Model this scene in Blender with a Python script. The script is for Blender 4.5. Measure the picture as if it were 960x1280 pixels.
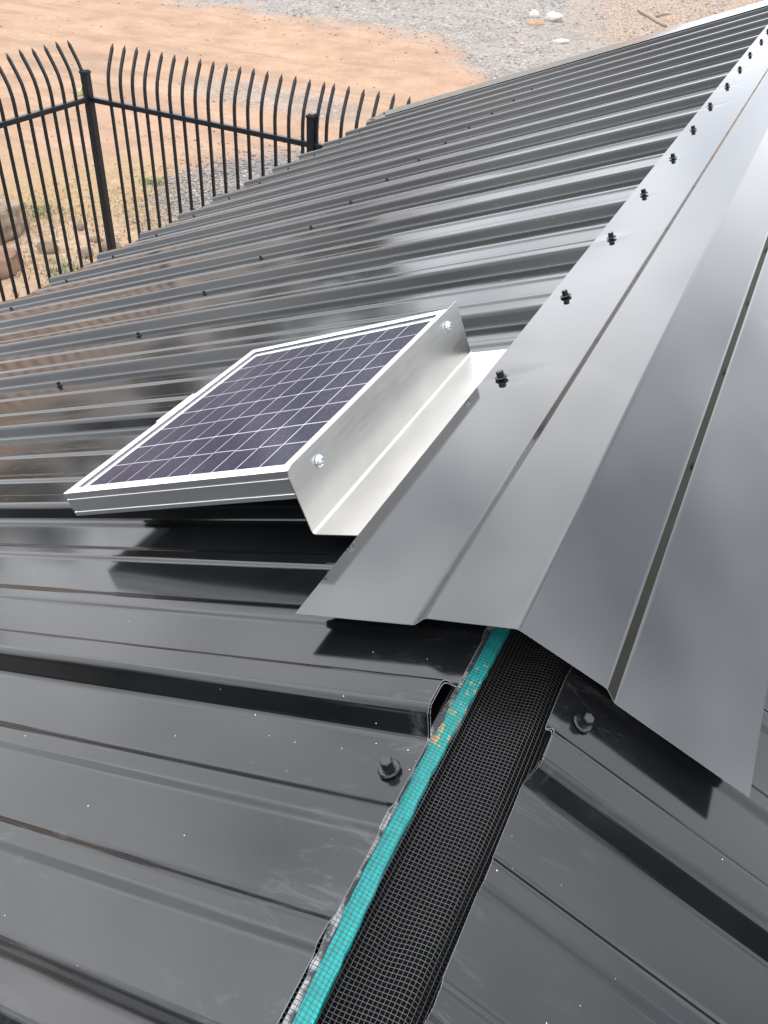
import bpy, bmesh, math, random
from mathutils import Vector, Matrix, noise
random.seed(7)
D = bpy.data
scn = bpy.context.scene
COL = scn.collection
for o in list(D.objects): D.objects.remove(o)

# ------------------------------------------------------------------ camera
cam_d = D.cameras.new('camera'); cam = D.objects.new('camera', cam_d); COL.objects.link(cam)
R = Matrix(((0.89856071, 0.31394934, -0.30663408), (0.43539002, -0.55019892, 0.7125424), (0.05499248, -0.77376803, -0.63107754)))
rot = Matrix((R.col[0], -R.col[1], -R.col[2])).transposed()
cam.matrix_world = Matrix.Translation((0.0641, 0.0, 0.4110)) @ rot.to_4x4()
cam_d.sensor_fit = 'HORIZONTAL'; cam_d.sensor_width = 36.0; cam_d.lens = 1056.69 / 960 * 36
cam_d.clip_start = 0.01; cam_d.clip_end = 2000
scn.camera = cam

# ------------------------------------------------------------------ sky, sun, exposure
SUN_EL, SUN_AZ = math.radians(40), math.radians(-75)      # azimuth from +Y towards +X
world = D.worlds.new('World'); scn.world = world; world.use_nodes = True
wt = world.node_tree; wt.nodes.clear()
def wn(t, **k):
    n = wt.nodes.new(t)
    for a, v in k.items(): setattr(n, a, v)
    return n
sky = wn('ShaderNodeTexSky', sky_type='NISHITA', sun_disc=False)
sky.sun_elevation = SUN_EL; sky.sun_rotation = SUN_AZ; sky.air_density = 1.0; sky.dust_density = 6.0; sky.ozone_density = 1.0
hsv = wn('ShaderNodeHueSaturation'); hsv.inputs['Saturation'].default_value = 0.14
tcw = wn('ShaderNodeTexCoord'); mpw = wn('ShaderNodeMapping'); mpw.inputs['Scale'].default_value = (1, 1, 1.6); mpw.inputs['Location'].default_value = (4.7, -14.93, -19.93)
nzw = wn('ShaderNodeTexNoise'); nzw.inputs['Scale'].default_value = 2.6; nzw.inputs['Detail'].default_value = 2.5; nzw.inputs['Roughness'].default_value = .55
crw = wn('ShaderNodeValToRGB'); crw.color_ramp.elements[0].position = .34; crw.color_ramp.elements[0].color = (.64, .66, .70, 1)
crw.color_ramp.elements[1].position = .66; crw.color_ramp.elements[1].color = (1.42, 1.41, 1.40, 1)
mul = wn('ShaderNodeMix', data_type='RGBA', blend_type='MULTIPLY'); mul.inputs[0].default_value = 1.0
bg = wn('ShaderNodeBackground'); bg.inputs['Strength'].default_value = 0.15
wo = wn('ShaderNodeOutputWorld')
lk = wt.links.new
lk(sky.outputs[0], hsv.inputs['Color']); lk(tcw.outputs['Generated'], mpw.inputs[0]); lk(mpw.outputs[0], nzw.inputs['Vector'])
lk(nzw.outputs['Fac'], crw.inputs[0]); deck = wn('ShaderNodeMix', data_type='RGBA'); deck.inputs[0].default_value = .93; deck.inputs[7].default_value = (6.55, 6.75, 7.1, 1)   # cloud deck over the clear sky
lk(hsv.outputs[0], deck.inputs[6]); lk(deck.outputs[2], mul.inputs[6]); lk(crw.outputs[0], mul.inputs[7])
sz = wn('ShaderNodeSeparateXYZ'); lk(tcw.outputs['Generated'], sz.inputs[0])
mz_ = wn('ShaderNodeMapRange'); lk(sz.outputs[2], mz_.inputs[0]); mz_.inputs[3].default_value = 1.24; mz_.inputs[4].default_value = 1.60   # overcast, a little brighter overhead
ovc = wn('ShaderNodeVectorMath', operation='SCALE'); lk(mul.outputs[2], ovc.inputs[0]); lk(mz_.outputs[0], ovc.inputs['Scale'])
lk(ovc.outputs[0], bg.inputs['Color']); lk(bg.outputs[0], wo.inputs[0])

sd = D.lights.new('sun', 'SUN'); so = D.objects.new('sun', sd); COL.objects.link(so)
sd.energy = 0.5; sd.angle = math.radians(100); sd.color = (1.0, .95, .88)
sv = Vector((math.sin(SUN_AZ) * math.cos(SUN_EL), math.cos(SUN_AZ) * math.cos(SUN_EL), math.sin(SUN_EL)))
so.rotation_euler = sv.to_track_quat('Z', 'Y').to_euler(); so.location = sv * 30
vs = scn.view_settings; vs.view_transform = 'Standard'; vs.look = 'None'; vs.exposure = 0.8; vs.gamma = 1.0; vs.use_curve_mapping = False

# ------------------------------------------------------------------ helpers
P22 = 0.3869257
CP, SP = math.cos(P22), math.sin(P22)
def S(side, l, h, y):                      # a point of a roof slope: l metres down from the ridge, h above the sheet
    return Vector((side * (l * CP + h * SP), y, -l * SP + h * CP))
def link(name, me, mat, parent=None):
    o = D.objects.new(name, me); COL.objects.link(o)
    if mat is not None and len(me.materials) == 0:
        for m in (mat if isinstance(mat, (list, tuple)) else [mat]): me.materials.append(m)
    if parent: o.parent = parent
    return o
def mesh(name, verts, faces, smooth=False, mids=None):
    me = D.meshes.new(name); me.from_pydata([tuple(v) for v in verts], [], faces); me.update()
    if smooth:
        for p in me.polygons: p.use_smooth = True
    if mids:
        for p, i in zip(me.polygons, mids): p.material_index = i
    return me
def empty(name, loc=(0, 0, 0)):
    o = D.objects.new(name, None); COL.objects.link(o); o.location = loc; return o
def tag(o, label=None, cat=None, group=None, kind=None):
    for k, v in (('label', label), ('category', cat), ('group', group), ('kind', kind)):
        if v: o[k] = v
    return o
def fix(me):
    bm = bmesh.new(); bm.from_mesh(me); bmesh.ops.recalc_face_normals(bm, faces=bm.faces); bm.to_mesh(me); bm.free(); return me
def fillet(pts, r, seg=4):                 # round the corners of an open 2-D polyline
    out = [pts[0]]
    for i in range(1, len(pts) - 1):
        a, b, c = Vector(pts[i - 1]), Vector(pts[i]), Vector(pts[i + 1])
        u, v = (a - b), (c - b); rr = min(r, u.length * .45, v.length * .45)
        if u.length < 1e-6 or v.length < 1e-6: continue
        s, e = b + u.normalized() * rr, b + v.normalized() * rr
        for k in range(seg + 1):
            t = k / seg; out.append(tuple((1 - t) ** 2 * s + 2 * t * (1 - t) * b + t * t * e))
    out.append(pts[-1]); return out
def shell(name, rows, thick_rows, edge_mat=1):
    # rows: list of cross sections (top side) ; thick_rows: the same, lower side. closed with a rim of material 1
    nr, nc = len(rows), len(rows[0]); V = [p for r in rows for p in r] + [p for r in thick_rows for p in r]
    off = nr * nc; F = []; M = []
    for i in range(nr - 1):
        for j in range(nc - 1):
            a, b, c, d_ = i * nc + j, i * nc + j + 1, (i + 1) * nc + j + 1, (i + 1) * nc + j
            F.append((a, b, c, d_)); M.append(0); F.append((off + d_, off + c, off + b, off + a)); M.append(0)
    for j in range(nc - 1):
        F.append((j + 1, j, off + j, off + j + 1)); M.append(edge_mat)
        a = (nr - 1) * nc + j; F.append((a, a + 1, off + a + 1, off + a)); M.append(edge_mat)
    for i in range(nr - 1):
        a, b = i * nc, (i + 1) * nc; F.append((a, b, off + b, off + a)); M.append(edge_mat)
        a, b = i * nc + nc - 1, (i + 1) * nc + nc - 1; F.append((b, a, off + a, off + b)); M.append(edge_mat)
    return mesh(name, V, F, mids=M)
def box_vf(c, ax, ay, az):                 # centre and three half-axes
    c = Vector(c); V = [c + ax * sx + ay * sy + az * sz for sx in (-1, 1) for sy in (-1, 1) for sz in (-1, 1)]
    return V, [(0, 1, 3, 2), (4, 6, 7, 5), (0, 4, 5, 1), (2, 3, 7, 6), (0, 2, 6, 4), (1, 5, 7, 3)]
def bevel(me, w, seg=2):
    bm = bmesh.new(); bm.from_mesh(me); bmesh.ops.recalc_face_normals(bm, faces=bm.faces)
    bmesh.ops.bevel(bm, geom=list(bm.edges), offset=w, segments=seg, affect='EDGES', profile=.5); bm.to_mesh(me); bm.free(); return me
def box(name, c, hx, hy, hz, mat, parent=None, bev=0):
    V, F = box_vf(c, Vector((hx, 0, 0)), Vector((0, hy, 0)), Vector((0, 0, hz)))
    me = fix(mesh(name, V, F))
    if bev: bevel(me, bev)
    return link(name, me, mat, parent)
def tube_vf(pts, rad, n=6, cap=True):
    V, F = [], []; N = len(pts); pts = [Vector(p) for p in pts]
    up = Vector((0, 0, 1)); t0 = (pts[1] - pts[0]).normalized()
    if abs(t0.dot(up)) > .95: up = Vector((0, 1, 0))
    for i, p in enumerate(pts):
        t = (pts[min(i + 1, N - 1)] - pts[max(i - 1, 0)]).normalized()
        s = t.cross(up).normalized(); u = s.cross(t)
        r = rad[i] if isinstance(rad, (list, tuple)) else rad
        for k in range(n):
            a = 2 * math.pi * k / n + math.pi / n; V.append(p + (s * math.cos(a) + u * math.sin(a)) * r)
    for i in range(N - 1):
        for k in range(n):
            F.append((i * n + k, i * n + (k + 1) % n, (i + 1) * n + (k + 1) % n, (i + 1) * n + k))
    if cap: F.append(tuple(reversed(range(n)))); F.append(tuple((N - 1) * n + k for k in range(n)))
    return V, F
class MB:
    def __init__(s): s.V = []; s.F = []
    def add(s, vf):
        o = len(s.V); s.V += vf[0]; s.F += [tuple(i + o for i in f) for f in vf[1]]; return s
    def build(s, name, mat, parent=None, smooth=False): return link(name, mesh(name, s.V, s.F, smooth), mat, parent)

# ------------------------------------------------------------------ materials
class NT:
    def __init__(s, name):
        s.m = D.materials.new(name); s.m.use_nodes = True; s.t = s.m.node_tree; s.t.nodes.clear()
        s.out = s.n('ShaderNodeOutputMaterial'); s.b = s.n('ShaderNodeBsdfPrincipled'); s.l(s.b.outputs[0], s.out.inputs[0])
    def n(s, t, **k):
        x = s.t.nodes.new(t)
        for a, v in k.items(): setattr(x, a, v)
        return x
    def l(s, a, b): s.t.links.new(a, b)
    def put(s, sock, v):
        if hasattr(v, 'is_linked') or hasattr(v, 'links'): s.l(v, sock)
        else: sock.default_value = v
    def pos(s): return s.n('ShaderNodeNewGeometry').outputs['Position']
    def obj(s): return s.n('ShaderNodeTexCoord').outputs['Object']
    def mapp(s, v, scale=(1, 1, 1), loc=(0, 0, 0)):
        x = s.n('ShaderNodeMapping'); s.l(v, x.inputs[0]); x.inputs['Scale'].default_value = scale; x.inputs['Location'].default_value = loc; return x.outputs[0]
    def noise(s, v, scale, detail=4, rough=.5, dist=0):
        x = s.n('ShaderNodeTexNoise'); s.l(v, x.inputs['Vector']); x.inputs['Scale'].default_value = scale
        x.inputs['Detail'].default_value = detail; x.inputs['Roughness'].default_value = rough; x.inputs['Distortion'].default_value = dist; return x.outputs['Fac']
    def vor(s, v, scale, feat='F1'):
        x = s.n('ShaderNodeTexVoronoi', feature=feat); s.l(v, x.inputs['Vector']); x.inputs['Scale'].default_value = scale; return x
    def ramp(s, f, stops):
        x = s.n('ShaderNodeValToRGB'); e = x.color_ramp.elements
        while len(e) < len(stops): e.new(.5)
        for i, (p, c) in enumerate(stops):
            e[i].position = p; e[i].color = (c, c, c, 1) if isinstance(c, (int, float)) else (*c, 1)
        s.l(f, x.inputs[0]); return x.outputs[0]
    def math(s, op, a, b=0.0, c=0.0):
        x = s.n('ShaderNodeMath', operation=op)
        for i, v in enumerate((a, b, c)): s.put(x.inputs[i], v)
        return x.outputs[0]
    def mix(s, f, a, b, mode='MIX'):
        x = s.n('ShaderNodeMix', data_type='RGBA', blend_type=mode); s.put(x.inputs[0], f)
        for i, v in ((6, a), (7, b)): s.put(x.inputs[i], (*v, 1) if isinstance(v, tuple) and len(v) == 3 else v)
        return x.outputs[2]
    def bump(s, h, strength, dist=.01):
        x = s.n('ShaderNodeBump'); s.l(h, x.inputs['Height']); x.inputs['Strength'].default_value = strength; x.inputs['Distance'].default_value = dist
        s.l(x.outputs[0], s.b.inputs['Normal'])
    def set(s, **k):
        mp = dict(col='Base Color', rough='Roughness', metal='Metallic', spec='Specular IOR Level', coat='Coat Weight', coatr='Coat Roughness', ior='IOR')
        for a, v in k.items(): s.put(s.b.inputs[mp[a]], (*v, 1) if isinstance(v, tuple) and len(v) == 3 else v)
        return s
def paint(name, base, dusty):
    t = NT(name); p = t.pos()
    n1 = t.noise(t.mapp(p, (3, 9, 3)), 3.0, 5, .6)
    col = t.ramp(n1, [(.3, tuple(c * .88 for c in base)), (.7, tuple(c * 1.12 for c in base))])
    rough = t.math('MULTIPLY_ADD', t.noise(p, 14, 5, .6), .07, .085 if dusty else .03)
    if dusty:
        # swarf and grit specks, chalky rub marks
        v = t.vor(p, 150); rnd = t.n('ShaderNodeSeparateColor'); t.l(v.outputs['Color'], rnd.inputs[0])
        sp_ = t.n('ShaderNodeSeparateXYZ'); t.l(p, sp_.inputs[0])
        ddx = t.math('MULTIPLY', t.math('ADD', sp_.outputs[0], .10), 7.5); ddy = t.math('MULTIPLY', t.math('ADD', sp_.outputs[1], -.275), 24.0)
        clus = t.ramp(t.math('SQRT', t.math('ADD', t.math('MULTIPLY', ddx, ddx), t.math('MULTIPLY', ddy, ddy))), [(.3, 1.0), (1.0, 0.0)])
        dens = t.ramp(t.noise(p, 5.5, 3, .6), [(.50, .0), (.74, .30)])
        on = t.math('LESS_THAN', rnd.outputs[0], t.math('ADD', dens, t.math('MULTIPLY_ADD', clus, .55, .03)))
        rad = t.math('MULTIPLY_ADD', rnd.outputs[1], .042, .028)
        spk = t.math('MULTIPLY', on, t.math('LESS_THAN', v.outputs['Distance'], rad))
        streak = t.noise(t.mapp(p, (14, 45, 14)), 1.6, 7, .72, .8)
        zone = t.math('ADD', t.ramp(t.noise(p, 3.2, 2, .5), [(.56, 0.0), (.68, 1.0)]), t.ramp(t.math('ABSOLUTE', sp_.outputs[0]), [(.03, .9), (.11, 0.0)]))
        rub = t.math('MULTIPLY', t.ramp(streak, [(.55, 0.0), (.75, .55)]), zone)
        film = t.math('MULTIPLY', t.ramp(t.noise(p, 1.7, 6, .65), [(.4, 0.0), (.8, 1.0)]), .05)
        col = t.mix(film, col, (.30, .27, .23)); col = t.mix(t.math('MULTIPLY', rub, .22), col, (.42, .42, .41)); col = t.mix(t.math('MULTIPLY', spk, .75), col, (.75, .75, .74))
        rough = t.math('ADD', rough, t.math('MULTIPLY', rub, .25)); rough = t.math('ADD', rough, t.math('MULTIPLY', spk, .4))
    t.set(col=col, rough=rough, spec=.46 if dusty else .85)
    t.bump(t.noise(t.mapp(p, (1.0, 1.6 if dusty else .6, 1.0)), 4.0, 1, .4), .15 if dusty else .05, .02)
    return t.m
M_SHEET = paint('charcoal_painted_sheet', (.0050, .0057, .0068), True)
M_CAP = paint('charcoal_painted_flashing', (.0055, .0062, .0074), False)
def simple(name, col, rough, metal=0.0, nscale=30, var=.15, bump=0, spec=.5):
    t = NT(name); p = t.obj(); n = t.noise(p, nscale, 5, .6)
    c = t.ramp(n, [(.3, tuple(x * (1 - var) for x in col)), (.7, tuple(min(1, x * (1 + var)) for x in col))])
    t.set(col=c, rough=t.math('MULTIPLY_ADD', n, .16, rough - .08), metal=metal, spec=spec)
    if bump: t.bump(n, bump, .01)
    return t.m
M_EDGE = simple('raw_cut_steel', (.34, .35, .36), .4, .3)
M_SCREW = simple('black_screw_paint', (.007, .0075, .008), .24, 0, 300, .3)
M_RUBBER = simple('rubber_washer', (.02, .02, .02), .6, 0, 300)
M_FENCE = simple('black_powder_coat', (.014, .015, .018), .42, 0, 40, .2, 0, .3)
M_INSIDE = simple('interior_shade_steel', (.006, .006, .006), .8, 0, 30, .15, 0, .1)  # near-black colour stands in for the unlit interior
M_WIRE = simple('grey_mesh_wire', (.042, .042, .042), .32, 0, 200, .2)
M_ZINC = simple('zinc_plated_screw', (.72, .76, .80), .28, 1.0, 400, .15)
M_SEAL = simple('clear_sealant', (.72, .70, .66), .35, 0, 300, .1)
# brushed aluminium
t = NT('mill_aluminium'); p = t.obj()
n = t.noise(t.mapp(p, (40, 4, 40)), 6, 6, .65); n2 = t.noise(p, 9, 4, .6)
t.set(col=t.mix(t.ramp(t.noise(t.mapp(p, (300, 14, 90)), 1.0, 3, .6), [(.60, 0.0), (.70, .35)]), t.ramp(n2, [(.32, (.52, .505, .48)), (.68, (.61, .595, .56))]), (.66, .65, .63)), metal=1.0, rough=t.math('MULTIPLY_ADD', n, .18, .25)); t.bump(n, .05, .002); M_ALU = t.m
t = NT('anodised_frame'); p = t.obj(); n = t.noise(t.mapp(p, (60, 6, 60)), 8, 4, .6)
t.set(col=t.ramp(n, [(.3, (.78, .795, .805)), (.7, (.87, .875, .88))]), metal=1.0, rough=t.math('MULTIPLY_ADD', n, .12, .26)); M_FRAME = t.m
M_BACK = simple('white_backsheet', (.82, .82, .82), .5, 0, 60, .03)
# polycrystalline cell
t = NT('silicon_cell'); p = t.obj(); v = t.vor(t.mapp(p, (1, 1, 1)), 260); sc = t.n('ShaderNodeSeparateColor'); t.l(v.outputs['Color'], sc.inputs[0])
oi = t.n('ShaderNodeObjectInfo').outputs['Random']
f = t.math('ADD', t.math('MULTIPLY', sc.outputs[0], .55), t.math('MULTIPLY', oi, .45))
t.set(col=t.ramp(f, [(.1, (.010, .008, .028)), (.5, (.018, .013, .038)), (.9, (.032, .021, .046))]), rough=.4, spec=.12); M_CELL = t.m
M_BUS = simple('silver_busbar', (.66, .66, .68), .4, .3, 200, .05)
# thin cover glass
t = NT('cover_glass'); t.t.nodes.remove(t.b)
fr = t.n('ShaderNodeFresnel'); fr.inputs[0].default_value = 1.11; tr = t.n('ShaderNodeBsdfTransparent'); tr.inputs[0].default_value = (.96, .97, .97, 1)
gl = t.n('ShaderNodeBsdfGlossy'); gl.inputs['Roughness'].default_value = .12; ms = t.n('ShaderNodeMixShader')
bf_ = t.n('ShaderNodeNewGeometry').outputs['Backfacing']; t.l(t.math('MULTIPLY', fr.outputs[0], t.math('SUBTRACT', 1.0, bf_)), ms.inputs[0]); t.l(tr.outputs[0], ms.inputs[1]); t.l(gl.outputs[0], ms.inputs[2]); t.l(ms.outputs[0], t.out.inputs[0]); M_GLASS = t.m
# teal closure strip with orange glue showing
t = NT('teal_strip'); p = t.pos(); n = t.noise(p, 160, 4, .6); g = t.ramp(t.noise(t.mapp(p, (260, 150, 260), (0, .3, 0)), 1.0, 3, .6), [(.57, 0.0), (.60, 1.0)])
sy = t.n('ShaderNodeSeparateXYZ'); t.l(p, sy.inputs[0]); g = t.math('MULTIPLY', g, t.math('MULTIPLY', t.math('GREATER_THAN', sy.outputs[1], .30), t.math('LESS_THAN', sy.outputs[1], .375)))
c = t.ramp(n, [(.3, (.0, .28, .27)), (.7, (.004, .42, .39))]); c = t.mix(g, c, (.62, .36, .10)); t.set(col=c, rough=.5); M_TEAL = t.m
t = NT('crinkled_foil'); p = t.pos(); n = t.noise(p, 260, 4, .7); t.set(col=t.ramp(t.noise(p, 55, 3, .6), [(.46, (.10, .105, .11)), (.6, (.70, .70, .70))]), metal=.35, rough=.3); t.bump(n, .8, .003); M_FOIL = t.m
def rockmat(name, a, b, sc=6):
    t = NT(name); p = t.obj(); n = t.noise(p, sc, 8, .65); t.set(col=t.ramp(n, [(.3, a), (.7, b)]), rough=.9, spec=.2); t.bump(t.noise(p, sc * 4, 8, .7), .6, .03); return t.m
M_ROCK = rockmat('brown_rock', (.15, .11, .08), (.34, .26, .19))
M_REDROCK = rockmat('red_clay_rock', (.17, .095, .065), (.29, .18, .13))
M_PALE = rockmat('pale_stone', (.42, .40, .36), (.60, .57, .53))
M_FARG = rockmat('tan_gravel', (.20, .17, .145), (.32, .28, .24), 1.5); M_PALE2 = rockmat('light_gravel', (.30, .285, .265), (.42, .40, .375), 1.5)
M_WOOD = rockmat('weathered_branch', (.26, .20, .15), (.40, .32, .25), 20)
M_GREY = rockmat('grey_gravel', (.14, .135, .13), (.36, .34, .32), 1.5)

# ------------------------------------------------------------------ ground
GZ = -2.85
t = NT('ground_soil'); p = t.pos(); sx = t.n('ShaderNodeSeparateXYZ'); t.l(p, sx.inputs[0]); X, Y = sx.outputs[0], sx.outputs[1]
n_big = t.noise(p, .35, 4, .55); n_mid = t.noise(p, 1.5, 6, .62); n_fine = t.noise(p, 13, 6, .72); n_grit = t.noise(p, 60, 4, .7)
trk = t.noise(t.mapp(p, (.25, 1.7, 1)), 1.3, 7, .68, .4)
sand = t.ramp(n_mid, [(.25, (.26, .160, .104)), (.5, (.37, .236, .155)), (.75, (.435, .292, .202))])
sand = t.mix(t.ramp(trk, [(.50, 0.0), (.66, .75)]), sand, (.25, .175, .125))
sand = t.mix(t.ramp(n_fine, [(.50, 0.0), (.66, .6)]), sand, (.25, .19, .15))
vg = t.vor(p, 26); cg = t.n('ShaderNodeSeparateColor'); t.l(vg.outputs['Color'], cg.inputs[0])
grav = t.ramp(cg.outputs[0], [(0, (.145, .132, .12)), (.6, (.235, .217, .198)), (.94, (.30, .278, .252)), (1, (.52, .49, .45))])
grav = t.mix(t.ramp(n_mid, [(.4, 0.0), (.75, .5)]), grav, (.42, .33, .26))
mul_ = t.ramp(cg.outputs[1], [(0, (.15, .10, .07)), (.5, (.30, .22, .16)), (1, (.44, .35, .28))])
wob = t.math('MULTIPLY_ADD', t.noise(p, .8, 6, .65), 4.4, -2.2)
g1 = t.math('ADD', t.math('ADD', t.math('SUBTRACT', Y, 17.4), t.math('MULTIPLY', t.math('MAXIMUM', t.math('ADD', X, 7.0), 0.0), 1.25)), wob)
def sst(v, a, b):
    x = t.n('ShaderNodeMapRange', interpolation_type='SMOOTHSTEP'); t.put(x.inputs[0], v); x.inputs[1].default_value = a; x.inputs[2].default_value = b; return x.outputs[0]
def ell(cx, cy, rx, ry, w, soft):
    d1 = t.math('DIVIDE', t.math('SUBTRACT', X, cx), rx); d2 = t.math('DIVIDE', t.math('SUBTRACT', Y, cy), ry)
    r = t.math('SQRT', t.math('ADD', t.math('MULTIPLY', d1, d1), t.math('MULTIPLY', d2, d2)))
    r = t.math('ADD', r, t.math('MULTIPLY', wob, w)); return sst(r, 1.0 + soft, 1.0 - soft)
soil = t.mix(sst(g1, -.7, .9), sand, grav)
g2 = t.math('ADD', t.math('ADD', t.math('SUBTRACT', X, -5.3), t.math('MULTIPLY', t.math('SUBTRACT', Y, 22.0), .28)), t.math('MULTIPLY', wob, .5))
soil = t.mix(t.math('MULTIPLY', sst(g2, -.6, 1.0), sst(Y, 17.5, 20.5)), soil, mul_)
soil = t.mix(t.math('MULTIPLY', ell(-7.3, 11.8, 1.6, .7, .30, .35), .6), soil, grav)
dry = t.ramp(n_fine, [(.3, (.24, .165, .085)), (.7, (.40, .285, .16))])
soil = t.mix(t.math('MULTIPLY', ell(-6.5, 6.9, 1.5, 1.4, .35, .4), .9), soil, dry)
soil = t.mix(ell(-5.3, 8.2, .95, 1.45, .22, .25), soil, t.mix(.45, grav, (.10, .10, .107)))
soil = t.mix(ell(-5.8, 5.6, .9, .9, .35, .4), soil, t.ramp(n_fine, [(.3, (.25, .16, .10)), (.7, (.48, .36, .25))]))
yard = t.math('MAXIMUM', sst(t.math('ADD', Y, t.math('MULTIPLY', wob, .15)), 4.6, 3.6), sst(X, 1.0, 3.0))  # ground out of view, darkened so the roof reflects less brightness
soil = t.mix(yard, soil, t.mix(t.ramp(n_mid, [(.35, 0.0), (.65, 1.0)]), t.mix(.6, grav, (.06, .058, .055)), (.075, .08, .04)))
soil = t.mix(1.0, soil, t.ramp(n_grit, [(.25, .78), (.6, 1.06)]), 'MULTIPLY')
t.set(col=soil, rough=.95, spec=.15); t.bump(t.math('ADD', t.math('MULTIPLY', n_fine, .6), t.math('MULTIPLY', cg.outputs[2], .25)), .55, .05); M_GROUND = t.m
# one sheet to the horizon, gently uneven near the shed
gv, gf = [], []
xs = [-900, -300, -120, -60] + [-40 + i * .8 for i in range(0, 101)] + [60, 120, 300, 900]
ys = [-900, -300, -120, -40] + [-20 + i * .8 for i in range(0, 101)] + [90, 140, 300, 900]
for y in ys:
    for x in xs:
        a = max(0, min(1, (max(abs(x) - 4, abs(y - 2) - 4)) / 6))
        gv.append((x, y, GZ + (noise.noise(Vector((x * .12, y * .12, 3))) * .16 + noise.noise(Vector((x * .5, y * .5, 9))) * .04) * a))
for j in range(len(ys) - 1):
    for i in range(len(xs) - 1):
        a = j * len(xs) + i; gf.append((a, a + 1, a + 1 + len(xs), a + len(xs)))
tag(link('ground', mesh('ground', gv, gf, True), M_GROUND), kind='structure')
def gz(x, y):
    a = max(0, min(1, (max(abs(x) - 4, abs(y - 2) - 4)) / 6))
    return GZ + (noise.noise(Vector((x * .12, y * .12, 3))) * .16 + noise.noise(Vector((x * .5, y * .5, 9))) * .04) * a

# ------------------------------------------------------------------ shed: ribbed sheets, screws
PIT = .2286; YB = .2949
shed = tag(empty('metal_shed', (0, 1.92, GZ)), 'charcoal metal shed with ribbed sheet roof, ridge cap and mesh ridge vent', 'shed')
def part(o): # keep world placement under the shed
    o.parent = shed; o.matrix_parent_inverse = Matrix.Translation((0, -1.92, -GZ)); return o
RIB = [(0, 0), (.0088, .0140), (.0128, .0168), (.0322, .0168), (.0362, .0140), (.045, 0)]
MINOR = [(.0905, 0), (.0945, .0025), (.1065, .0025), (.111, 0), (.1597, 0), (.1637, .0025), (.1767, .0025), (.181, 0)]
def profile(periods, last=False):
    pts = [(.0022, -.0006), (.0105, .0124), (.0140, .0156), (.0318, .0156), (.0360, .0130), (.045, 0)]
    for k in range(periods):
        if k: pts += [(y + k * PIT, h) for y, h in RIB]
        pts += [(y + k * PIT, h) for y, h in MINOR]
    e = periods * PIT
    pts += [(e + y, h) for y, h in [(-.0004, 0), (.0082, .0144), (.0124, .0176), (.0326, .0176), (.0368, .0146), (.0445, .0016)]]
    return fillet(pts, .0036, 4)
TH = .0007
def screw_mesh():
    V, F = [], []
    rings = [(.0030, -.004, 12), (.0030, .0012, 12), (.0068, .0012, 12), (.0070, .0022, 12), (.0062, .0030, 12), (.0046, .0031, 12), (.0046, .0040, 12), (.0040, .0041, 12), (.0040, .0086, 12), (.0034, .0092, 12)]
    for r, z, n_ in rings:
        for k in range(12):
            a = math.pi / 6 * k; rr = r * (1.0 if (k % 2 == 0 or z < .00405) else .90); V.append((rr * math.cos(a), rr * math.sin(a), z))
    for i in range(len(rings) - 1):
        for k in range(12): F.append((i * 12 + k, i * 12 + (k + 1) % 12, (i + 1) * 12 + (k + 1) % 12, (i + 1) * 12 + k))
    F.append(tuple((len(rings) - 1) * 12 + k for k in range(12)))
    return mesh('screw', V, F)
SCREW = screw_mesh(); SCREW.materials.append(M_SCREW)
def add_screw(parent, side, l, h, y, dz=0):
    o = D.objects.new('screw', SCREW); COL.objects.link(o)
    up = Vector((side * SP, 0, CP)) + Vector((random.uniform(-.07, .07), random.uniform(-.07, .07), 0))
    q = up.to_track_quat('Z', 'Y').to_matrix().to_4x4() @ Matrix.Rotation(random.uniform(0, 1), 4, 'Z')
    o.matrix_world = Matrix.Translation(S(side, l, h, y)) @ q @ Matrix.Scale(.85 if l > 1 else 1.0, 4)
    o.parent = parent; o.matrix_parent_inverse = parent.matrix_world.inverted(); return o
LEN0 = {-1: .0255, 1: .0385}; LEAVE = 2.150
for side in (-1, 1):
    for k in range(-1, 5):
        y0 = YB + k * 4 * PIT; per = 4 if k < 4 else 2
        pr = profile(per); top, low = [], []
        ls = [LEN0[side], .04 + .02, .3, .8, 1.3, 1.8, LEAVE]
        wav = [random.uniform(-.0007, .0007) for _ in ls]
        for i, l in enumerate(ls):
            a, b = [], []
            for j, (y, h) in enumerate(pr):
                jag = random.uniform(-.00025, .00025) if i == 0 else 0
                a.append(S(side, l + jag, h, y0 + y)); b.append(S(side, l + jag, h - TH, y0 + y))
            top.append(a); low.append(b)
        me = fix(shell('roof_sheet', top, low)); sh = link('roof_sheet', me, [M_SHEET, M_EDGE]); part(sh)
        bpy.context.view_layer.update()
        for r in range(per):
            for l in ((.0387 if side < 0 else .0588), 1.085, 2.045):
                yy = y0 + (r + 1) * PIT - .024 + random.uniform(-.003, .003)
                if side > 0 and l < .1: yy = y0 + r * PIT + .066
                add_screw(sh, side, l + random.uniform(-.006, .006) * (l > .1), 0, yy)
# rake trims at both gable ends
for side in (-1, 1):
    for ya, yb in ((4.2035, 4.475), (-.56, -.665)):
        prf = [(ya, .0212), (yb, .0212), (yb, -.10)]
        f_ = fillet(prf, .003, 3)
        top = [[S(side, l, h, y) for y, h in f_] for l in (.03, .8, 1.5, LEAVE + .008)]
        sgn = 1 if yb > ya else -1
        low = [[S(side, l, h - TH * (h > 0), y - sgn * TH * (h <= .015)) for y, h in f_] for l in (.03, .8, 1.5, LEAVE + .008)]
        part(link('rake_trim', fix(shell('rake_trim', top, low)), [M_CAP, M_EDGE]))
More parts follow.
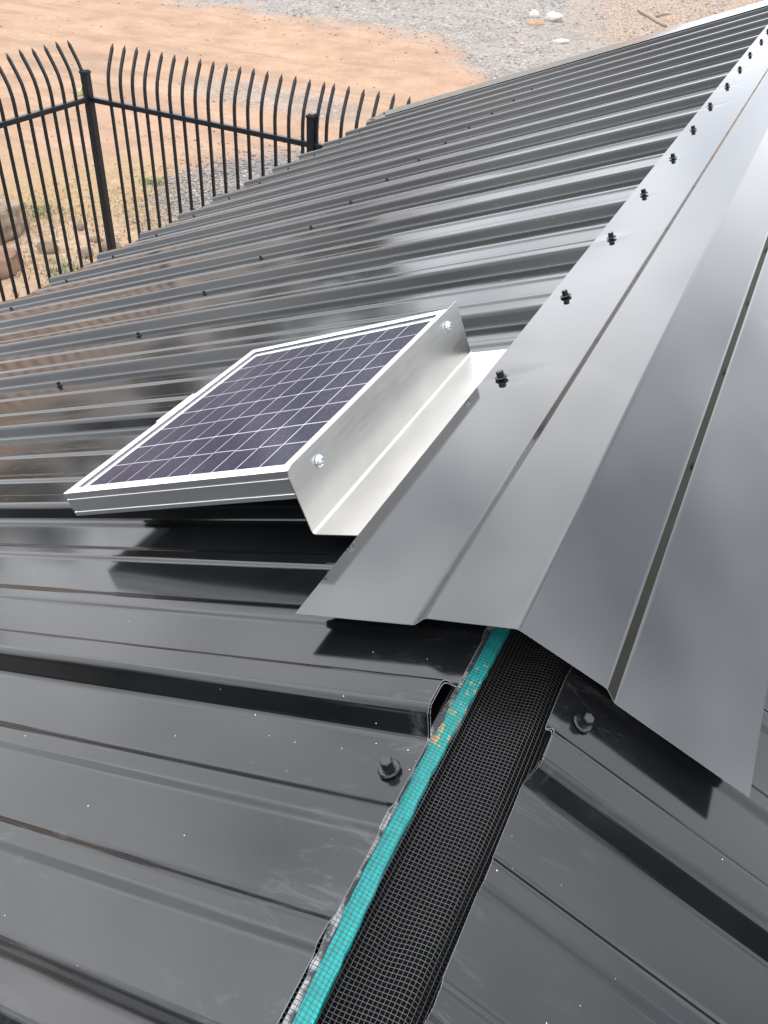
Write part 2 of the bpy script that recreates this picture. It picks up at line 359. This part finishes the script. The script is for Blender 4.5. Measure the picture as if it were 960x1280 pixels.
# ridge cap
CAPN, CAPF = .3746, 4.49
half = [(0, .0240), (.0620, .0024), (.0690, -.0078), (.1625, -.0440)]
capp = [(-x, z) for x, z in reversed(half)] + half[1:]
cf = [capp[0]] + fillet(capp, .0022, 4)[1:-1] + [capp[-1]]
# support points so that smooth shading stays flat between the folds, extra columns on the outer flanges
xs_ = []
for i, (x, z) in enumerate(cf):
    if i and math.hypot(x - cf[i - 1][0], z - cf[i - 1][1]) > .02:
        x0_, z0_ = cf[i - 1]; n_ = 16 if abs(x + x0_) > .2 else 2
        fr_ = [.004] + [k / n_ for k in range(1, n_)] + [.996]
        xs_ += [(x0_ + (x - x0_) * f, z0_ + (z - z0_) * f) for f in fr_]
    xs_.append((x, z))
cf = xs_
DIMP = [(.7696 + k * PIT + (.01 if sd_ > 0 else 0), sd_, random.uniform(.25, 1.0)) for sd_ in (-1, 1) for k in range(17)]
def dimple(x, y):
    if abs(x) < .0700: return 0
    t_ = (abs(x) - .0700) / .0925; e = min(1, t_ * 4) * (1 if t_ < .9 else max(0, (1 - t_) / .1) * .6 + .4); v = 0
    for yc, sd_, a_ in DIMP:
        if sd_ * x > 0 and abs(y - yc) < .07:
            dl = abs(x) / CP - .150; v += a_ * (.00055 * math.exp(-((y - yc) / .016) ** 2 - (dl / .022) ** 2) + .00030 * math.exp(-((y - yc - .9 * max(0, -dl) * .5) / .013) ** 2 - (dl / .06) ** 2))
    return v * e
ysn = [CAPN]
while ysn[-1] < CAPF - .012: ysn.append(ysn[-1] + (.008 if ysn[-1] < 2.3 else .016))
ysn.append(CAPF)
top = [[Vector((x, y, z - dimple(x, y))) for x, z in cf] for y in ysn]; low = [[v - Vector((0, 0, TH)) for v in r_] for r_ in top]
cme = fix(shell('ridge_cap', top, low))
for p_ in cme.polygons: p_.use_smooth = True
cme.set_sharp_from_angle(angle=math.radians(50))
cap = part(link('ridge_cap', cme, [M_CAP, M_EDGE]))
bpy.context.view_layer.update()
for side in (-1, 1):
    for k in range(17):
        y = .7696 + k * PIT
        if side > 0: y += .01
        if y < 4.46: add_screw(cap, side, .1432 + random.uniform(-.003, .003), .0200, y + random.uniform(-.004, .004))

# ridge vent: woven mesh, teal strip, foil, beam under it coloured black as the shade inside
XL, XR = -.0275, .0420
def mz(x, y):
    tt = (x - XL) / (XR - XL); b = -.0135 + (-.0195 + .0135) * tt
    w = .0045 * math.sin(math.pi * tt) + .0062 * math.sin(2 * math.pi * tt - .5) * (.45 + .55 * math.sin(y * 9 + .6) ** 2)
    return b - w * (.4 if tt < .25 else 1) - .002 - max(0, tt - .78) * .055 + .0007 * noise.noise(Vector((x * 45, y * 11, 0)))
mw = MB(); PW = .0025; Y0, Y1 = -.60, 4.40
def wire(pts, r, n_=4): mw.add(tube_vf(pts, r, n_, False))
nx = int((XR - XL) / PW)
dense = [Y0 + i * .004 for i in range(int((.75 - Y0) / .004))] + [.75 + i * .08 for i in range(46)]
for i in range(nx + 1):
    x = XL + i * PW
    wire([(x + .0007 * math.sin(y * 23 + 1), y, mz(x, y)) for y in dense[::3]], .00018)
y = -.45
while y < .72:
    yc = y
    wire([(XL + (XR - XL) * j / 22, yc + .0022 * math.sin(math.pi * j / 22) + .0009 * noise.noise(Vector((j * .3, yc * 30, 5))), mz(XL + (XR - XL) * j / 22, yc) + .00025) for j in range(23)], .00018)
    y += PW * (1 + .04 * noise.noise(Vector((y * 70, 0, 0))))
vm = part(mw.build('vent_mesh', M_WIRE)); tag(vm, kind='stuff')
def tx(y):
    L_ = [(-1, -.0125), (.10, -.0145), (.13, -.0150), (.20, -.0180), (.28, -.0192), (.39, -.0172), (4.5, -.0172)]
    for (a, b), (c, e) in zip(L_, L_[1:]):
        if a <= y <= c: return b + (e - b) * (y - a) / (c - a)
    return -.0172
tys = [-.6 + i * .006 for i in range(225)] + [1.2, 2, 3, 4.4]
def ribbon(name, fc, wl, wr, dz, th, mat, jag):
    top, low = [], []
    for y in tys:
        c = fc(y); a = c - wl + random.uniform(-jag, jag); b = c + wr + random.uniform(-jag, jag)
        row = [a + (b - a) * k / 6 for k in range(7)]
        top.append([Vector((x, y, mz(x, y) + dz + .0004 * noise.noise(Vector((x * 400, y * 150, 1))))) for x in row])
        low.append([v - Vector((0, 0, th)) for v in top[-1]])
    return part(link(name, fix(shell(name, top, low, 0)), mat))
ribbon('closure_strip', tx, .0045, .0043, -.0012, .006, M_TEAL, .0005)
ribbon('foil_strip', lambda y: tx(y) - .0064, .0018, .0020, -.0022, .0006, M_FOIL, .0006)
part(box('ridge_shade_beam', (0, 1.9, -.085), .05, 2.5, .025, M_INSIDE))
for side in (-1, 1):
    for l in (.075, 1.085, 2.045):
        c = S(side, l, -.032, 1.9); V, F = box_vf(c, Vector((side * CP, 0, -SP)) * .025, Vector((0, 2.5, 0)), Vector((side * SP, 0, CP)) * .0302)
        part(link('purlin', fix(mesh('purlin', V, F)), M_INSIDE))
# walls below the roof
WX, WY0, WY1 = 1.93, -.60, 4.42
def wallprofile(L_):
    pts = [(0, 0)]; k = 0
    while (k + 1) * PIT < L_:
        pts += [(y + k * PIT + .02, h) for y, h in RIB]; k += 1
    return pts + [(L_, 0)]
for side in (-1, 1):
    f_ = wallprofile(WY1 - WY0); zt = -WX * SP / CP - .07
    top = [[Vector((side * (WX + h), WY0 + y, z)) for y, h in f_] for z in (GZ, zt)]; low = [[v - Vector((side * TH, 0, 0)) for v in r] for r in top]
    part(link('wall', fix(shell('wall', top, low)), [M_SHEET, M_EDGE]))
for yy, sg in ((WY0, -1), (WY1, 1)):
    f_ = wallprofile(2 * WX - .01)
    top = [[Vector((-WX + .005 + y, yy + sg * h, GZ)) for y, h in f_], [Vector((-WX + .005 + y, yy + sg * h, -abs(-WX + .005 + y) * SP / CP - .075)) for y, h in f_]]
    low = [[v - Vector((0, sg * TH, 0)) for v in r] for r in top]
    part(link('wall', fix(shell('wall', top, low)), [M_SHEET, M_EDGE]))

# ------------------------------------------------------------------ solar panel
PN, PF = .481, .834
TR, TL_ = Vector((.2176, .0815)), Vector((.5126, .0635))
pa = (TL_ - TR).normalized(); pb = Vector((-pa.y, pa.x)); PWID = (TL_ - TR).length
def PP(a, y, b):                          # a: from ridge side to eave side, b: above the panel's top plane
    q = TR + pa * a + pb * b; return S(-1, q.x, q.y, y)
sp = tag(empty('solar_panel', PP(PWID / 2, .657, -.03)), 'small aluminium framed solar panel on a bent aluminium bracket tucked under the ridge cap', 'solar panel')
bpy.context.view_layer.update()
def spart(o, parent=None):
    o.parent = parent or sp; o.matrix_parent_inverse = (parent or sp).matrix_world.inverted(); return o
FT = .0280
fpr = [(.0105, -.0011), (.0105, -.0004), (.0098, 0), (.0008, 0), (0, -.0008), (0, -.0062), (.0009, -.0068), (.0009, -.0078), (0, -.0084), (0, -.0212), (.0009, -.0218), (.0009, -.0228), (0, -.0234), (0, -.0276), (.0006, -FT), (.022, -FT), (.022, -.0265), (.0025, -.0265), (.0025, -.0011)]
corn = [(0, PN), (PWID, PN), (PWID, PF), (0, PF)]; inn = [(1, 1), (-1, 1), (-1, -1), (1, -1)]
for s_ in range(4):
    e_ = (s_ + 1) % 4; n_ = len(fpr); V = []
    for c_ in (s_, e_):
        for dd, b in fpr: V.append(PP(corn[c_][0] + inn[c_][0] * dd, corn[c_][1] + inn[c_][1] * dd, b))
    F = [(i, (i + 1) % n_, n_ + (i + 1) % n_, n_ + i) for i in range(n_)] + [tuple(range(n_)), tuple(range(2 * n_ - 1, n_ - 1, -1))]
    spart(link('frame_rail', fix(mesh('frame_rail', V, F)), M_FRAME))
def slab(name, a0, a1, y0, y1, b0, b1, mat, parent=None):
    V = [PP(a, y, b) for a in (a0, a1) for y in (y0, y1) for b in (b0, b1)]
    return spart(link(name, fix(mesh(name, V, [(0, 1, 3, 2), (4, 6, 7, 5), (0, 4, 5, 1), (2, 3, 7, 6), (0, 2, 6, 4), (1, 5, 7, 3)])), mat), parent)
slab('backsheet', .004, PWID - .004, PN + .004, PF - .004, -.0065, -.0042, M_BACK)
mg_a, mg_y = .0170, .0180; ca = (PWID - 2 * mg_a) / 9; cy_ = (PF - PN - 2 * mg_y) / 4
for i in range(9):
    for j in range(4):
        a0 = mg_a + i * ca; y0 = PN + mg_y + j * cy_
        c_ = slab('solar_cell', a0 + .0008, a0 + ca - .0008, y0 + .0010, y0 + cy_ - .0010, -.0041, -.0038, M_CELL)
        ym = y0 + cy_ / 2 + random.uniform(-.001, .001)
        slab('busbar', a0 + .0007, a0 + ca - .0007, ym - .0005, ym + .0005, -.00375, -.0036, M_BUS, c_)
slab('cover_glass', .0028, PWID - .0028, PN + .0028, PF - .0028, -.0030, -.0013, M_GLASS)
# bracket: plate screwed to the frame, bent into a flange that slides under the cap
bt = .0009
bl = [(.2166, .0830), (.2150, .0190), (.1530, .0184)]
bf = fillet(bl, .0035, 4)
ysb = [.4785, .4815, .486, .60, .72, .846, .849, .852]
V, F = [], []
top, low = [], []
for y in ysb:
    cut = max(0, .0075 - (y - .4785)); cut2 = max(0, .004 - (.852 - y))
    dz_ = (.0075 - math.sqrt(max(0, .0075 ** 2 - cut ** 2)))
    r0 = []; r1 = []
    for i, (l, h) in enumerate(bf):
        if i == 0: h -= dz_
        nn = Vector((-.9997, .03)) if i < 2 else (Vector((0, 1)) if i > len(bf) - 3 else Vector((-.7, .7)))
        r0.append(S(-1, l, h, y)); r1.append(S(-1, l - nn.x * bt, h - nn.y * bt, y))
    top.append(r0); low.append(r1)
br = spart(link('bracket', fix(shell('bracket', top, low, 0)), M_ALU))
bpy.context.view_layer.update()
# two bolts through the plate, sealant along the bend
def bolt(y, h):
    rings = [(.0058, 0), (.0058, .0010), (.0046, .0014), (.0044, .0034), (.0032, .0042), (.0018, .0042), (.0016, .0026)]; V, F = [], []
    ex, ey, ez = Vector((0, 1, 0)), Vector((-SP, 0, CP)), Vector((CP, 0, SP))
    c = S(-1, .2159, h, y) + ez * .0
    for r, z in rings:
        for k in range(12):
            a = math.pi / 6 * k; V.append(c + ex * r * math.cos(a) + ey * r * math.sin(a) + ez * z)
    for i in range(len(rings) - 1):
        for k in range(12): F.append((i * 12 + k, i * 12 + (k + 1) % 12, (i + 1) * 12 + (k + 1) % 12, (i + 1) * 12 + k))
    F.append(tuple((len(rings) - 1) * 12 + k for k in range(12))); F.append(tuple(reversed(range(12))))
    spart(link('bolt', fix(mesh('bolt', V, F)), M_ZINC), br)
bolt(.5215, .0665); bolt(.814, .0680)
pts = []; rad = []; y = .62
while y < .846:
    pts.append(S(-1, .2143 + random.uniform(-.0004, .0004), .0196 + random.uniform(-.0003, .0003), y)); rad.append(random.choice((.0004, .0008, .0011, .0015)) if y > .66 else .0004); y += .0042
mb = MB(); mb.add(tube_vf(pts, rad, 6)); spart(mb.build('sealant_bead', M_SEAL, None, True), br)
# clip on the eave side of the frame, standing on the sheet
def poly_ext(name, lh, ya, yb, th, mat):
    f_ = fillet(lh, .002, 3); top = [[S(-1, l, h, y) for l, h in f_] for y in (ya, yb)]
    low = [[S(-1, l - th * .8, h - th * .6, y) for l, h in f_] for y in (ya, yb)]
    return spart(link(name, fix(shell(name, top, low, 0)), mat))
poly_ext('foot_clip', [(.5146, .0640), (.5138, .0050), (.5420, .0050)], .634, .706, .0010, M_ALU)

# ------------------------------------------------------------------ fence
FY, FX, RZ = 5.022, -4.62, -1.235
TIPDX = .100
def picket_mesh():
    prof = [(0, GZ + .05), (0, RZ - .4), (0, RZ + .09), (.004, RZ + .14), (.016, RZ + .195), (.037, RZ + .245), (.063, RZ + .295), (.0870, RZ + .338), (TIPDX, RZ + .366)]
    V, F = [], []; N = len(prof)
    for i, (o_, z) in enumerate(prof):
        a = prof[max(0, i - 1)]; b = prof[min(N - 1, i + 1)]; tx_, tz = b[0] - a[0], b[1] - a[1]; L_ = math.hypot(tx_, tz); nx_, nz = tz / L_, -tx_ / L_
        w = .0085 if i < N - 1 else .0012
        V += [(o_ + nx_ * w, -w, z + nz * w), (o_ + nx_ * w, w, z + nz * w), (o_ - nx_ * w, w, z - nz * w), (o_ - nx_ * w, -w, z - nz * w)]
    for i in range(N - 1):
        for k in range(4): F.append((i * 4 + k, i * 4 + (k + 1) % 4, i * 4 + 4 + (k + 1) % 4, i * 4 + 4 + k))
    F += [(3, 2, 1, 0), tuple((N - 1) * 4 + k for k in range(4))]
    me = fix(mesh('picket', V, F)); me.materials.append(M_FENCE); return me
PK = picket_mesh()
def post_mesh():
    V, F = box_vf((0, 0, (GZ - .1 + RZ + .165) / 2), Vector((.0265, 0, 0)), Vector((0, .0265, 0)), Vector((0, 0, (RZ + .165 - GZ + .1) / 2)))
    m_ = MB(); m_.add((V, F)); m_.add(box_vf((0, 0, RZ + .174), Vector((.0305, 0, 0)), Vector((0, .0305, 0)), Vector((0, 0, .009))))
    m_.add(box_vf((0, 0, RZ + .186), Vector((.022, 0, 0)), Vector((0, .022, 0)), Vector((0, 0, .004))))
    me = fix(mesh('post', m_.V, m_.F)); bevel(me, .003, 1); me.materials.append(M_FENCE); return me
PO = post_mesh()
f1 = tag(empty('picket_fence', (FX, FY, GZ)), 'black steel picket fence run behind the shed, tips curving away, with corner post', 'fence', 'black steel fence runs')
f2 = tag(empty('picket_fence', (FX, FY - .05, GZ)), 'black steel picket fence run along the eave side, tips leaning out', 'fence', 'black steel fence runs')
bpy.context.view_layer.update()
def put(me, parent, mtx, name):
    o = D.objects.new(name, me); COL.objects.link(o); o.parent = parent; o.matrix_parent_inverse = parent.matrix_world.inverted(); o.matrix_world = mtx; return o
for k in range(4):
    x0 = FX + k * 1.83
    put(PO, f1, Matrix.Translation((x0, FY, 0)), 'post')
    for i in range(17 if k == 0 else 16):
        st = .197 if k == 0 else .106
        put(PK, f1, Matrix.Translation((x0 + st + i * .1043, FY, random.uniform(-.004, .004))) @ Matrix.Rotation(math.pi / 2, 4, 'Z'), 'picket')
    put(PO, f2, Matrix.Translation((FX, FY - (k + 1) * 1.83, 0)), 'post')
    for i in range(17):
        put(PK, f2, Matrix.Translation((FX - .001 * i % 2, FY - k * 1.83 - .016 - i * .1112 if (i or k == 0) else FY - k * 1.83 - .07, random.uniform(-.004, .004))) @ Matrix.Rotation(math.pi, 4, 'Z'), 'picket')
    for z in (RZ, GZ + .22):
        o = box('rail', (x0 + .915, FY, z), .888, .017, .017, M_FENCE, None, .003); o.parent = f1; o.matrix_parent_inverse = f1.matrix_world.inverted()
        o = box('rail', (FX, FY - k * 1.83 - .915, z), .017, .888, .017, M_FENCE, None, .003); o.parent = f2; o.matrix_parent_inverse = f2.matrix_world.inverted()

# ------------------------------------------------------------------ stones, debris, grass
def rock(name, loc, size, mat, seed, sub=3, flat=0.0):
    bm = bmesh.new(); bmesh.ops.create_icosphere(bm, subdivisions=sub, radius=1)
    for v in bm.verts:
        c = v.co.copy(); n_ = noise.noise(c * 1.3 + Vector((seed, 0, 0))) * .35 + noise.noise(c * 3.1 + Vector((0, seed, 0))) * .14 + noise.noise(c * 7 + Vector((0, 0, seed))) * .09 + noise.noise(c * 15 + Vector((0, 0, seed))) * .05
        c *= 1 + n_
        if flat and c.z > flat: c.z = flat + (c.z - flat) * .15
        v.co = Vector((c.x * size[0], c.y * size[1], c.z * size[2]))
    for f_ in bm.faces: f_.smooth = True
    me = D.meshes.new(name); bm.to_mesh(me); bm.free()
    o = link(name, me, mat); o.location = loc; o.rotation_euler = (0, 0, seed); return o
tag(rock('boulder', (-6.66, 5.70, gz(-6.6, 5.7) + .10), (.34, .26, .26), M_ROCK, 2.2, 4, .55), 'brown boulder with a pale flat top beyond the side fence', 'boulder')
tag(rock('boulder', (-6.06, 5.00, gz(-6, 5) + .02), (.30, .24, .22), M_REDROCK, 4.4, 4, .5), 'low reddish brown boulder beside the flat topped boulder', 'boulder')
for i, (x, y, r) in enumerate(((-5.95, 5.62, .11), (-5.6, 5.72, .09), (-5.5, 5.95, .10), (-6.1, 6.2, .07), (-5.75, 6.05, .06), (-5.35, 5.5, .08))):
    tag(rock('stone', (x, y, gz(x, y) + r * .3), (r, r * .8, r * .6), M_ROCK, i * 1.7 + .4, 2), 'small brown field stone between the boulders and the corner post', 'stone', 'brown stones outside the fence corner')
tag(rock('stone', (-5.79, 21.2, gz(-5.8, 21.2) + .06), (.21, .15, .11), M_PALE, 3.1, 3), 'larger white stone on the grey gravel far behind the shed', 'stone')
tag(rock('stone', (-6.28, 21.3, gz(-6.3, 21.3) + .04), (.14, .11, .09), M_PALE, 5.6, 2), 'smaller white stone beside the orange clod on the gravel', 'stone')
tag(rock('clod', (-5.98, 20.5, gz(-6, 20.5) + .0), (.22, .18, .07), rockmat('orange_clod', (.34, .20, .13), (.42, .27, .18)), 1.6, 2), 'orange lump of clay on the grey gravel', 'clod')
tag(rock('stone', (-4.95, 18.9, gz(-4.95, 18.9) + .02), (.24, .07, .05), M_PALE, 0.9, 2), 'long thin pale stone lying on the mixed gravel', 'stone')
# fallen branch
mb = MB(); bp = [Vector((-4.62, 24.5, 0)), Vector((-4.35, 24.0, 0)), Vector((-4.05, 23.5, 0)), Vector((-3.8, 23.0, 0)), Vector((-3.52, 22.5, 0))]
bp = [Vector((v.x, v.y, gz(v.x, v.y) + .035)) for v in bp]
mb.add(tube_vf(bp, [.025, .04, .045, .045, .03], 8)); mb.add(tube_vf([bp[2], bp[2] + Vector((.25, .05, .10)), bp[2] + Vector((.42, .02, .12))], [.04, .03, .012], 6))
tag(mb.build('fallen_branch', M_WOOD, None, True), 'pale fallen branch lying on the leaf litter far behind the shed', 'branch')
# yellow scrap lodged at the corner
V = []; nsx = 5
for i in range(nsx + 1):
    for j in range(nsx + 1):
        u, v = i / nsx, j / nsx
        V.append((FX - .012 + .01 * math.sin(u * 3) + .008 * v, FY - .045 - .075 * u * (1 - .25 * v), RZ + .022 + .085 * v * (1 - .35 * u) + .01 * math.sin(v * 4 + u * 2)))
F = [(i * (nsx + 1) + j, (i + 1) * (nsx + 1) + j, (i + 1) * (nsx + 1) + j + 1, i * (nsx + 1) + j + 1) for i in range(nsx) for j in range(nsx)]
o = link('leaf', mesh('leaf', V, F, True), simple('dry_yellow_leaf', (.80, .68, .34), .7, 0, 30, .15)); md = o.modifiers.new('thickness', 'SOLIDIFY'); md.thickness = .0015
tag(o, 'curled pale yellow leaf caught on the rail beside the fence corner post', 'leaf')
# loose gravel (nobody could count it)
ico = bmesh.new(); bmesh.ops.create_icosphere(ico, subdivisions=1, radius=1); ICV = [v.co.copy() for v in ico.verts]; ICF = [tuple(v.index for v in f.verts) for f in ico.faces]; ico.free()
OCV = [Vector(v) for v in ((1, 0, 0), (-1, 0, 0), (0, 1, 0), (0, -1, 0), (0, 0, 1), (0, 0, -1))]; OCF = [(0, 2, 4), (2, 1, 4), (1, 3, 4), (3, 0, 4), (2, 0, 5), (1, 2, 5), (3, 1, 5), (0, 3, 5)]
def scatter(name, n_, fn, rmin, rmax, mats, label, cat, shape):
    V, F, M = [], [], []
    for _ in range(n_):
        x, y = fn(); r = rmin * (rmax / rmin) ** (random.random() ** 2); z = gz(x, y) + r * .2
        q = Matrix.Rotation(random.uniform(0, 6.3), 3, 'Z') @ Matrix.Rotation(random.uniform(-.5, .5), 3, 'X'); s = Vector((r * random.uniform(.7, 1.3), r * random.uniform(.6, 1), r * random.uniform(.4, .8)))
        o_ = len(V); m_ = random.choices(range(len(mats)), [5, 2, 1][:len(mats)])[0]
        for c in shape[0]:
            v = q @ Vector((c.x * s.x, c.y * s.y, c.z * s.z)) * random.uniform(.82, 1.15); V.append((x + v.x, y + v.y, z + v.z))
        for f in shape[1]: F.append(tuple(i + o_ for i in f)); M.append(m_)
    tag(link(name, mesh(name, V, F, False, M), mats), label, cat, kind='stuff')
def near_patch():
    while 1:
        x, y = random.gauss(-5.3, .55), random.gauss(8.2, .85)
        return x, y
def far_patch():
    while 1:
        x, y = random.uniform(-14, 6), random.uniform(12.5, 31)
        if y > 17.2 - 1.25 * max(0, x + 7) + random.gauss(0, .6): return x, y
def sparse():
    while 1:
        x, y = random.uniform(-16, 3), random.uniform(5.4, 20)
        if x < -4.8 or y > 5.4: return x, y
scatter('gravel', 5200, near_patch, .009, .028, [M_GREY, M_FARG, M_PALE2], 'patch of loose grey gravel just behind the fence', 'gravel', (ICV, ICF))
scatter('gravel', 9000, far_patch, .014, .045, [M_GREY, M_FARG, M_PALE2], 'wide spread of grey gravel at the back of the yard', 'gravel', (OCV, OCF))
scatter('loose_stones', 1500, sparse, .008, .030, [M_ROCK, M_GREY, M_PALE2], 'loose pebbles scattered over the orange sand', 'pebbles', (OCV, OCF))
def leafmat(name, a, b):
    t_ = NT(name); n_ = t_.noise(t_.pos(), 9, 4, .6); t_.set(col=t_.ramp(n_, [(.3, a), (.7, b)]), rough=.8, spec=.2); return t_.m
M_DRY = leafmat('dry_grass_blades', (.34, .25, .14), (.52, .41, .27)); M_GRN = leafmat('green_grass_blades', (.15, .19, .09), (.26, .29, .15))
def grass(name, n_, fn, hmin, hmax, mat, label):
    V, F = [], []
    for _ in range(n_):
        x, y = fn(); z = gz(x, y) - .005; h = random.uniform(hmin, hmax); a = random.uniform(0, 6.3); w = random.uniform(.003, .006); ln = random.uniform(.2, 1.3) * h
        dx, dy = math.cos(a), math.sin(a); px, py = -dy * w, dx * w; o_ = len(V)
        V += [(x - px, y - py, z), (x + px, y + py, z), (x + dx * ln * .4 + px * .8, y + dy * ln * .4 + py * .8, z + h * .6), (x + dx * ln * .4 - px * .8, y + dy * ln * .4 - py * .8, z + h * .6), (x + dx * ln, y + dy * ln, z + h * .85)]
        F += [(o_, o_ + 1, o_ + 2, o_ + 3), (o_ + 3, o_ + 2, o_ + 4)]
    tag(link(name, mesh(name, V, F), mat), label, 'grass', kind='stuff')
def clumps(cs, s):
    def fn():
        c = random.choice(cs); return random.gauss(c[0], s * c[2]), random.gauss(c[1], s * c[2])
    return fn
random.seed(11)
dcs = [(random.gauss(-6.3, .55), random.gauss(6.7, .7), random.uniform(.5, 1.5)) for _ in range(60)] + [(random.gauss(-5.5, .4), random.gauss(5.6, .4), 1) for _ in range(24)]
dcs = [c for c in dcs if not (c[0] > -4.75 and c[1] < 5.15)]
grass('dry_grass', 3600, clumps(dcs, .14), .015, .06, M_DRY, 'thin dry yellow grass outside the fence corner')
grass('green_grass', 700, clumps([(-6.85, 6.2, 1.3), (-6.7, 6.35, 1), (-5.55, 5.35, .8), (-6.35, 7.7, .5)], .12), .02, .08, M_GRN, 'few small green grass tufts beyond the side fence')

# dark trees far beyond the side fence (they show as the dark band mirrored in the sheets)
M_LEAF = leafmat('tree_leaves', (.030, .042, .018), (.075, .090, .040)); M_BARK = rockmat('tree_bark', (.07, .055, .04), (.15, .12, .09), 8)
def tree(x, y, H, rw, seed, nl=2600, qs=(.07, .15), label='dark bushy tree in the row far beyond the side fence', group='trees beyond the yard'):
    rnd = random.Random(seed); t_ = empty('tree', (x, y, gz(x, y))); bpy.context.view_layer.update()
    b = Vector((x, y, gz(x, y) - .1)); mb_ = MB(); mb_.add(tube_vf([b, b + Vector((.1, 0, H * .4)), b + Vector((-.05, .1, H * .85))], [.17, .12, .04], 7))
    for k in range(6):
        a = rnd.uniform(0, 6.3); z0 = H * rnd.uniform(.2, .6); mb_.add(tube_vf([b + Vector((0, 0, z0)), b + Vector((math.cos(a) * rw * .6, math.sin(a) * rw * .6, z0 + H * .2))], [.06, .02], 5))
    V, F = [], []
    cl = [(rnd.gauss(0, rw * .42), rnd.gauss(0, rw * .42), H * rnd.uniform(.06, .92), rnd.uniform(.35, .8)) for _ in range(34)]
    for _ in range(nl):
        c = rnd.choice(cl); w = 1 - .55 * abs(c[2] / H - .4); p_ = Vector((c[0] * w + rnd.gauss(0, c[3] * .5), c[1] * w + rnd.gauss(0, c[3] * .5), max(.05, c[2] + rnd.gauss(0, c[3] * .45)))) + b
        u = Vector((rnd.gauss(0, 1), rnd.gauss(0, 1), rnd.gauss(0, 1))).normalized(); v = u.orthogonal().normalized(); q = rnd.uniform(*qs); o_ = len(V)
        V += [p_ - u * q, p_ + v * q * .5, p_ + u * q, p_ - v * q * .5]; F.append((o_, o_ + 1, o_ + 2, o_ + 3))
    for nm, me_, m_ in (('trunk', mesh('trunk', mb_.V, mb_.F, True), M_BARK), ('crown', mesh('crown', V, F), M_LEAF)):
        o_ = link(nm, me_, m_); o_.parent = t_; o_.matrix_parent_inverse = t_.matrix_world.inverted()
    tag(t_, label, 'tree', group)
for i in range(15):
    az = math.radians(-33 - i * 3.6 + random.uniform(-1, 1)); dd = random.uniform(39, 46)
    tree(.06 + math.sin(az) * dd, math.cos(az) * dd, random.uniform(4.2, 6.6), random.uniform(1.7, 2.4), 100 + i)

for i in range(11):      # unseen trees added behind the near gable to darken the rib sides
    tree(-19 + i * 3.0 + random.uniform(-.6, .6), -12.5 + random.uniform(-1.5, 1.5), random.uniform(6.5, 9.0), random.uniform(2.3, 2.9), 300 + i, 6500, (.14, .26), 'unseen tall leafy tree added behind the near gable to darken roof reflections', 'unseen trees added behind the near gable')

scn.render.engine = 'CYCLES'
scn.cycles.max_bounces = 8; scn.cycles.transparent_max_bounces = 8
